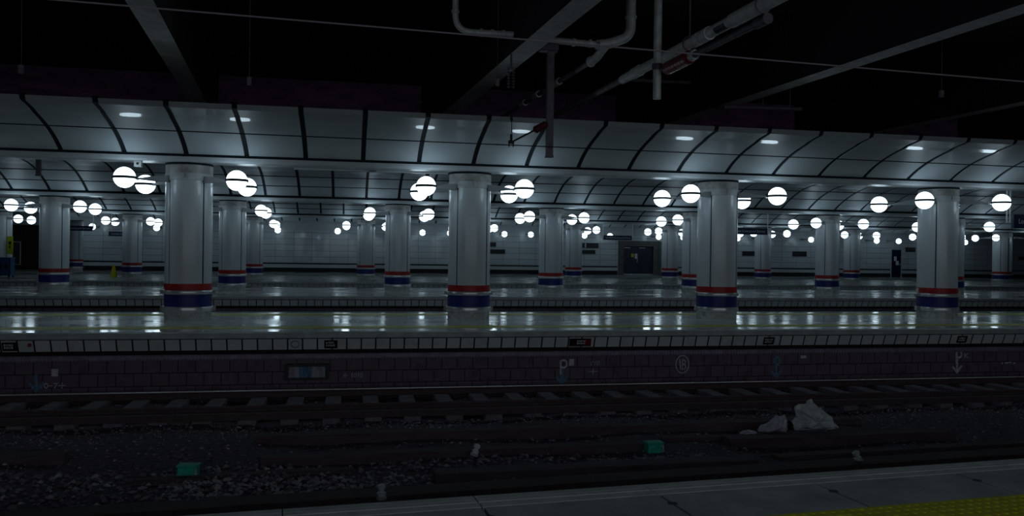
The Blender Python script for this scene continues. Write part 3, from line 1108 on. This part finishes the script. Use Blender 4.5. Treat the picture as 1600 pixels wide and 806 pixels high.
def bag(name, outline, x, y, z, depth, mt, label):
    """crumpled plastic bag: its outline swept round with folds"""
    pts = [(a, b) for a, b in outline]
    cx = sum(a for a, b in pts) / len(pts)
    cz = sum(b for a, b in pts) / len(pts) * .8
    dense = []
    for (a, b), (c, d_) in zip(pts, pts[1:] + pts[:1]):
        for k in range(3):
            dense.append((a + (c - a) * k / 3, b + (d_ - b) * k / 3))
    n = len(dense)
    rings = [(-1, .05), (-.97, .30), (-.85, .55), (-.6, .70), (-.3, .84), (0, 1), (.25, .86), (.6, .70), (.9, .45), (1, .05)]
    v = []
    for ry, rs in rings:
        for k, (a, b) in enumerate(dense):
            xx, zz = cx + (a - cx) * rs, max(0, cz + (b - cz) * rs)
            p = Vector((xx * 9, zz * 9, ry * 1.5 + x))
            fo = noise.noise(p) + .5 * noise.noise(p * 2.3)
            yy = depth * (ry + .45 * fo * (1 - ry * ry * .3))
            if rs < 1:
                xx += .014 * noise.noise(p * 1.4 + Vector((7, 0, 0)))
                zz = max(0, zz + .014 * noise.noise(p * 1.4 + Vector((0, 9, 0))))
            v.append((xx, yy, zz))
    f = []
    for j in range(len(rings) - 1):
        f += [(j * n + k, j * n + (k + 1) % n, (j + 1) * n + (k + 1) % n, (j + 1) * n + k) for k in range(n)]
    f += [tuple(range(n - 1, -1, -1)), tuple((len(rings) - 1) * n + k for k in range(n))]
    o = MB().add(v, f).build(name, mt, None, False, (x, y, z))
    tag(o, label, 'bag')
    return o


def px(pl, ox, oz):
    return [((a - ox) * .00112, (oz - b) * .00112) for a, b in pl]


bag('plastic_bag', px([(820, 490), (870, 430), (895, 415), (880, 340), (855, 255), (890, 200), (960, 200), (1040, 150), (1095, 140), (1102, 262), (1190, 283),
                       (1250, 258), (1320, 340), (1390, 430), (1470, 520), (1440, 545), (900, 545), (830, 530)], 1150, 545),
    6.80, 11.15, BED + .07, .24, MT['bag'], 'large crumpled pale plastic bag standing in the disused track')
bag('plastic_bag', px([(340, 540), (400, 500), (480, 475), (530, 420), (560, 370), (605, 342), (650, 365), (722, 340), (745, 440), (740, 540), (700, 552), (360, 555)], 560, 555),
    6.10, 11.1, BED + .07, .17, MT['bagdim'], 'smaller crumpled plastic bag left of the large pale bag')
bag('plastic_bag', px([(90, 555), (120, 525), (200, 505), (300, 520), (330, 550), (210, 560)], 210, 560), 5.68, 11.05, BED + .06, .09, MT['bagdim'],
    'small flat scrap of plastic bag, leftmost of three by the timber')

# ------------------------------------------------------------------ overhead line and pipes above the near tracks
def along(p, q, t):
    return tuple(a + (b - a) * t for a, b in zip(p, q))


def wire(name, p, q, r, mt, label, sag=0):
    pts = []
    for i in range(25):
        t = i / 24
        a = along(p, q, t)
        pts.append((a[0], a[1], a[2] - sag * 4 * t * (1 - t)))
    o = MB().tube(pts, r, 8).build(name, MT[mt], None, True)
    tag(o, label, 'wire')


wire('contact_wire', (-14, 14.25, 3.455), (27, 14.25, 3.32), .009, 'wire', 'black contact wire stretched across in front of the nearest vault')
wire('catenary_wire', (-14, 11.2, 4.77), (27, 11.2, 3.97), .012, 'wirepale', 'pale grey wire sloping across the dark ceiling space')
wire('contact_wire', (-22, 27.1, 3.49), (40, 27.1, 3.66), .012, 'wire', 'black contact wire, lower of two seen before the second vault')
wire('contact_wire', (-22, 22.9, 3.45), (40, 22.9, 3.56), .012, 'wire', 'black contact wire, upper of two seen before the second vault')
wire('contact_wire', (-26, 40.6, 3.49), (54, 40.6, 3.6), .014, 'wire', 'black contact wire, lower of two seen before the third vault')
wire('contact_wire', (-26, 36.7, 3.5), (54, 36.7, 3.6), .014, 'wire', 'black contact wire, upper of two seen before the third vault')

# drop post with registration arm
o = empty('drop_post', (3.48, 14.35, 5.75))
tag(o, 'dark square drop post holding the registration arm', 'post')
MB().bbox(-.058, .058, -.058, .058, -2.51, -.5, .01).build('shaft', MT['post'], o)
MB().bbox(-.20, .12, -.10, .10, -.66, -.44, .02).build('clamp', MT['post'], o)
MB().box(-.04, .04, -.04, .04, -.5, CEIL - 5.75).build('stem', MT['post'], o)
MB().box(-.066, .066, -.066, .066, -2.53, -2.50).build('foot_plate', MT['post'], o)
o = empty('registration_arm', (2.77, 14.25, 3.42))
tag(o, 'thin black registration arm with dark red insulator reaching the contact wire', 'arm')
p0, p1 = (.04, 0, .05), (.655, .06, .39)
MB().tube([p0, along(p0, p1, .62)], .016, 10).build('tube', MT['wire'], o)
pts = [along(p0, p1, .6 + .4 * i / 10) for i in range(11)]
MB().tube(pts, [.03, .062, .068, .062, .068, .062, .068, .062, .068, .062, .04], 14).build('insulator', MT['redsmall'], o)
g = MB().box(-.05, .05, -.02, .02, .0, .06).box(-.045, -.03, -.02, .02, -.05, .02).box(.03, .045, -.02, .02, -.05, .02)
g.build('wire_clamp', MT['plate'], o)
MB().tube([(0, 0, .05), (0, 0, .17)], .022, 8).build('swivel', MT['plate'], o)
# insulator strings and dropper above it
o = empty('insulator_string', (2.84, 14.7, 5.1))
tag(o, 'double string of small insulators hanging from the middle beam', 'insulator')
for s in (-1, 1):
    g = MB()
    for k in range(7):
        g.lathe([(.012, -.30 - k * .052), (.03, -.288 - k * .052), (.03, -.276 - k * .052), (.012, -.262 - k * .052)], 12, (s * .045, 0, 0))
    g.build('insulator', MT['darkpipe'], o, True)
MB().box(-.07, .07, -.02, .02, -.28, -.24).build('yoke', MT['post'], o)
MB().tube([(0, 0, 0), (0, 0, -.25)], .018, 8).build('link', MT['post'], o)
MB().tube([(0, 0, -.3), (-.06, -.45, -1.5)], .006, 6).build('dropper', MT['wire'], o)
g = MB().lathe([(.012, -.07), (.024, -.04), (.024, .04), (.012, .07)], 10, (-.045, -.33, -1.2))
g.build('turnbuckle', MT['plate'], o)

# drop posts and conduits farther back
for x, y, z0, z1, lb in ((-7.68, 22.9, 3.33, 4.46, 'thin black drop post seen between the near beam and second vault, at left'),
                         (2.12, 22.9, 3.0, 4.46, 'thin black drop post behind the globe pair left of the second near column')):
    o = empty('drop_post', (x, y, z1))
    tag(o, lb, 'post')
    MB().bbox(-.05, .05, -.05, .05, z0 - z1, 0, .008).build('shaft', MT['wire'], o)
    MB().box(-.06, .06, -.06, .06, z0 - z1 - .02, z0 - z1 + .01).build('foot_plate', MT['plate'], o)
for x0, x1, y, z, lb in ((6.6, 11.0, 20.0, 5.92, 'grey horizontal conduit in the dark behind the pale post'),
                         (8.6, 10.6, 18.2, 5.02, 'thin grey conduit above the vault at right')):
    o = empty('conduit', ((x0 + x1) / 2, y, z))
    tag(o, lb, 'conduit')
    h = (x1 - x0) / 2
    MB().tube([(-h, 0, 0), (h, 0, .04)], .045, 10).build('tube', MT['darkpipe'], o, True)
    for k in (-.7, 0, .7):
        MB().tube([(k * h, 0, .02), (k * h, 0, CEIL - z)], .012, 6).build('hanger', MT['darkpipe'], o)

# second post with cantilever
o = empty('drop_post', (4.85, 12.7, 5.75))
tag(o, 'pale round drop post at top right of middle', 'post')
MB().tube([(0, 0, CEIL - 5.75), (0, 0, -1.725)], .065, 20).build('shaft', MT['galv'], o, True)
g = MB().tube([(0, 0, -1.16), (0, 0, -1.26)], .085, 16).box(.05, .16, -.04, .04, -1.25, -1.17)
g.build('clamp', MT['post'], o)
o = empty('cantilever_arm', (4.93, 12.6, 4.40))
tag(o, 'thin steel cantilever tube with a thick dark red insulator', 'arm')
q0, q1 = (.0, 0, .08), (.10, -3.1, .04)
pts = [along(q0, q1, .02 + .30 * i / 16) for i in range(17)]
MB().tube(pts, [.06] + [.106 if i % 2 else .102 for i in range(15)] + [.06], 16).build('insulator', MT['redins'], o)
MB().tube([along(q0, q1, .32), along(q0, q1, .36)], .075, 14).build('ferrule', MT['galv'], o, True)
MB().tube([along(q0, q1, .36), along(q0, q1, 1.0)], .048, 14).build('tube', MT['post'], o, True)
MB().tube([along(q0, q1, .93), along(q0, q1, 1.02)], .07, 14).build('end_clamp', MT['post'], o, True)
# large pale pipe
o = empty('lagged_pipe', (5.1, 11.5, 4.75))
tag(o, 'thick pale pipe running away under the ceiling at top right', 'pipe')
pa, pb = (.22, -4.0, .0), (-.16, 3.2, .0)
MB().tube([pa, pb], .083, 20).build('pipe', MT['whitepipe'], o, True)
for t0, t1 in ((.22, .44), (.53, .565), (.57, .595), (.885, .925)):
    MB().tube([along(pa, pb, t0), along(pa, pb, t1)], .10, 20).build('sleeve', MT['whitepipe'], o, True)
g = MB()                           # label wrapped over the lower near side of the pipe
v = []
for t in (.452, .495):
    c0 = along(pa, pb, t)
    for k in range(9):
        a = PI + .9 * PI / 2 * k / 8 + .1
        for rr in (.0835, .0855):
            v.append((c0[0] + rr * math.cos(a), c0[1], rr * math.sin(a)))
f = []
for k in range(8):
    i, j = 2 * k, 18 + 2 * k
    f += [(i + 1, i + 3, j + 3, j + 1), (i, j, j + 2, i + 2)]
g.add(v, f).build('label_plate', MT['signblue'], o)['label'] = 'dark blue label on the pipe'
for t in (.33, .62):
    c0 = along(pa, pb, t)
    g = MB().tube([(c0[0], c0[1], .1), (c0[0], c0[1], CEIL - 4.75)], .012, 8)
    ring = [(c0[0] + .11 * math.cos(a), c0[1], .11 * math.sin(a)) for a in [2 * PI * k / 16 for k in range(17)]]
    g.tube(ring, .012, 6)
    g.build('hanger', MT['darkpipe'], o)
MB().tube([pb, (pb[0] - .45, pb[1] + 6.0, -.03)], .06, 14).build('far_length', MT['darkpipe'], o, True)

# bent pipe left of the middle beam
o = empty('bent_pipe', (1.77, 14.3, 5.75))
tag(o, 'grey pipe bending from ceiling to the left side of the middle beam', 'pipe')
path = fillet([(0, 0, CEIL - 5.75), (0, 0, -.42), (1.02, 0, -.41)], .3, 8)
MB().tube(path, .055, 16).build('pipe', MT['galv'], o, True)
for k in (.43, .62, .82):
    MB().tube([(k, 0, -.412), (k + .05, 0, -.412)], .072, 16).build('coupling', MT['galv'], o, True)
MB().tube([(0, 0, -.06), (0, 0, -.10)], .072, 16).build('coupling', MT['galv'], o, True)
# bent pipe right of the middle beam, with a branch that runs back into the dark
o = empty('bent_pipe', (3.36, 14.3, 5.75))
tag(o, 'grey pipe with a wide bend right of the middle beam', 'pipe')
path = fillet([(0, 0, -.46), (.95, 0, -.49), (1.12, 0, -.49), (1.585, 0, -.30), (1.585, 0, CEIL - 5.75)], .18, 8)
MB().tube(path, [.058] * 10 + [.09] * (len(path) - 10), 18).build('pipe', MT['galv'], o, True)
for k in (.5, .8):
    MB().tube([(k, 0, -.477), (k + .05, 0, -.479)], .075, 16).build('coupling', MT['galv'], o, True)
MB().tube([(1.585, 0, .02), (1.586, 0, .06)], .108, 16).build('flange', MT['galv'], o, True)
MB().tube([(1.12, .0, -.50), (1.03, .25, -.66), (.98, .4, -.70)], [.075, .08, .08], 16).build('branch', MT['galv'], o, True)
MB().tube([(.98, .4, -.70), (.96, .44, -.705)], .10, 16).build('flange', MT['galv'], o, True)
MB().tube([(.97, .44, -.70), (.45, 7.5, -.72)], .05, 12).build('far_length', MT['darkpipe'], o, True)
for k in (.25, .45, .6):
    a = along((.97, .44, -.70), (.45, 7.5, -.72), k)
    b_ = along((.97, .44, -.70), (.45, 7.5, -.72), k + .05)
    MB().tube([a, b_], .075, 12).build('coupling', MT['galv'], o, True)

# thin rods with little weights that hang from the ceiling
for x, y, z, lb in ((-4.6, 13.0, 4.10, 'thin hanging rod with a small weight at top left'),
                    (-1.48, 13.0, 4.10, 'thin hanging rod with a small weight above the second near globe pair'),
                    (2.29, 13.0, 4.28, 'thin hanging rod with a small weight just left of the middle beam'),
                    (10.28, 13.0, 4.50, 'thin hanging rod with a small weight at top right')):
    o = empty('hanging_rod', (x, y, CEIL))
    tag(o, lb, 'rod', 'thin rods hanging from the ceiling')
    MB().tube([(0, 0, 0), (0, 0, z - CEIL)], .004, 6).build('rod', MT['darkpipe'], o)
    MB().bbox(-.03, .03, -.03, .03, z - CEIL - .12, z - CEIL, .008).build('weight', MT['darkpipe'], o)
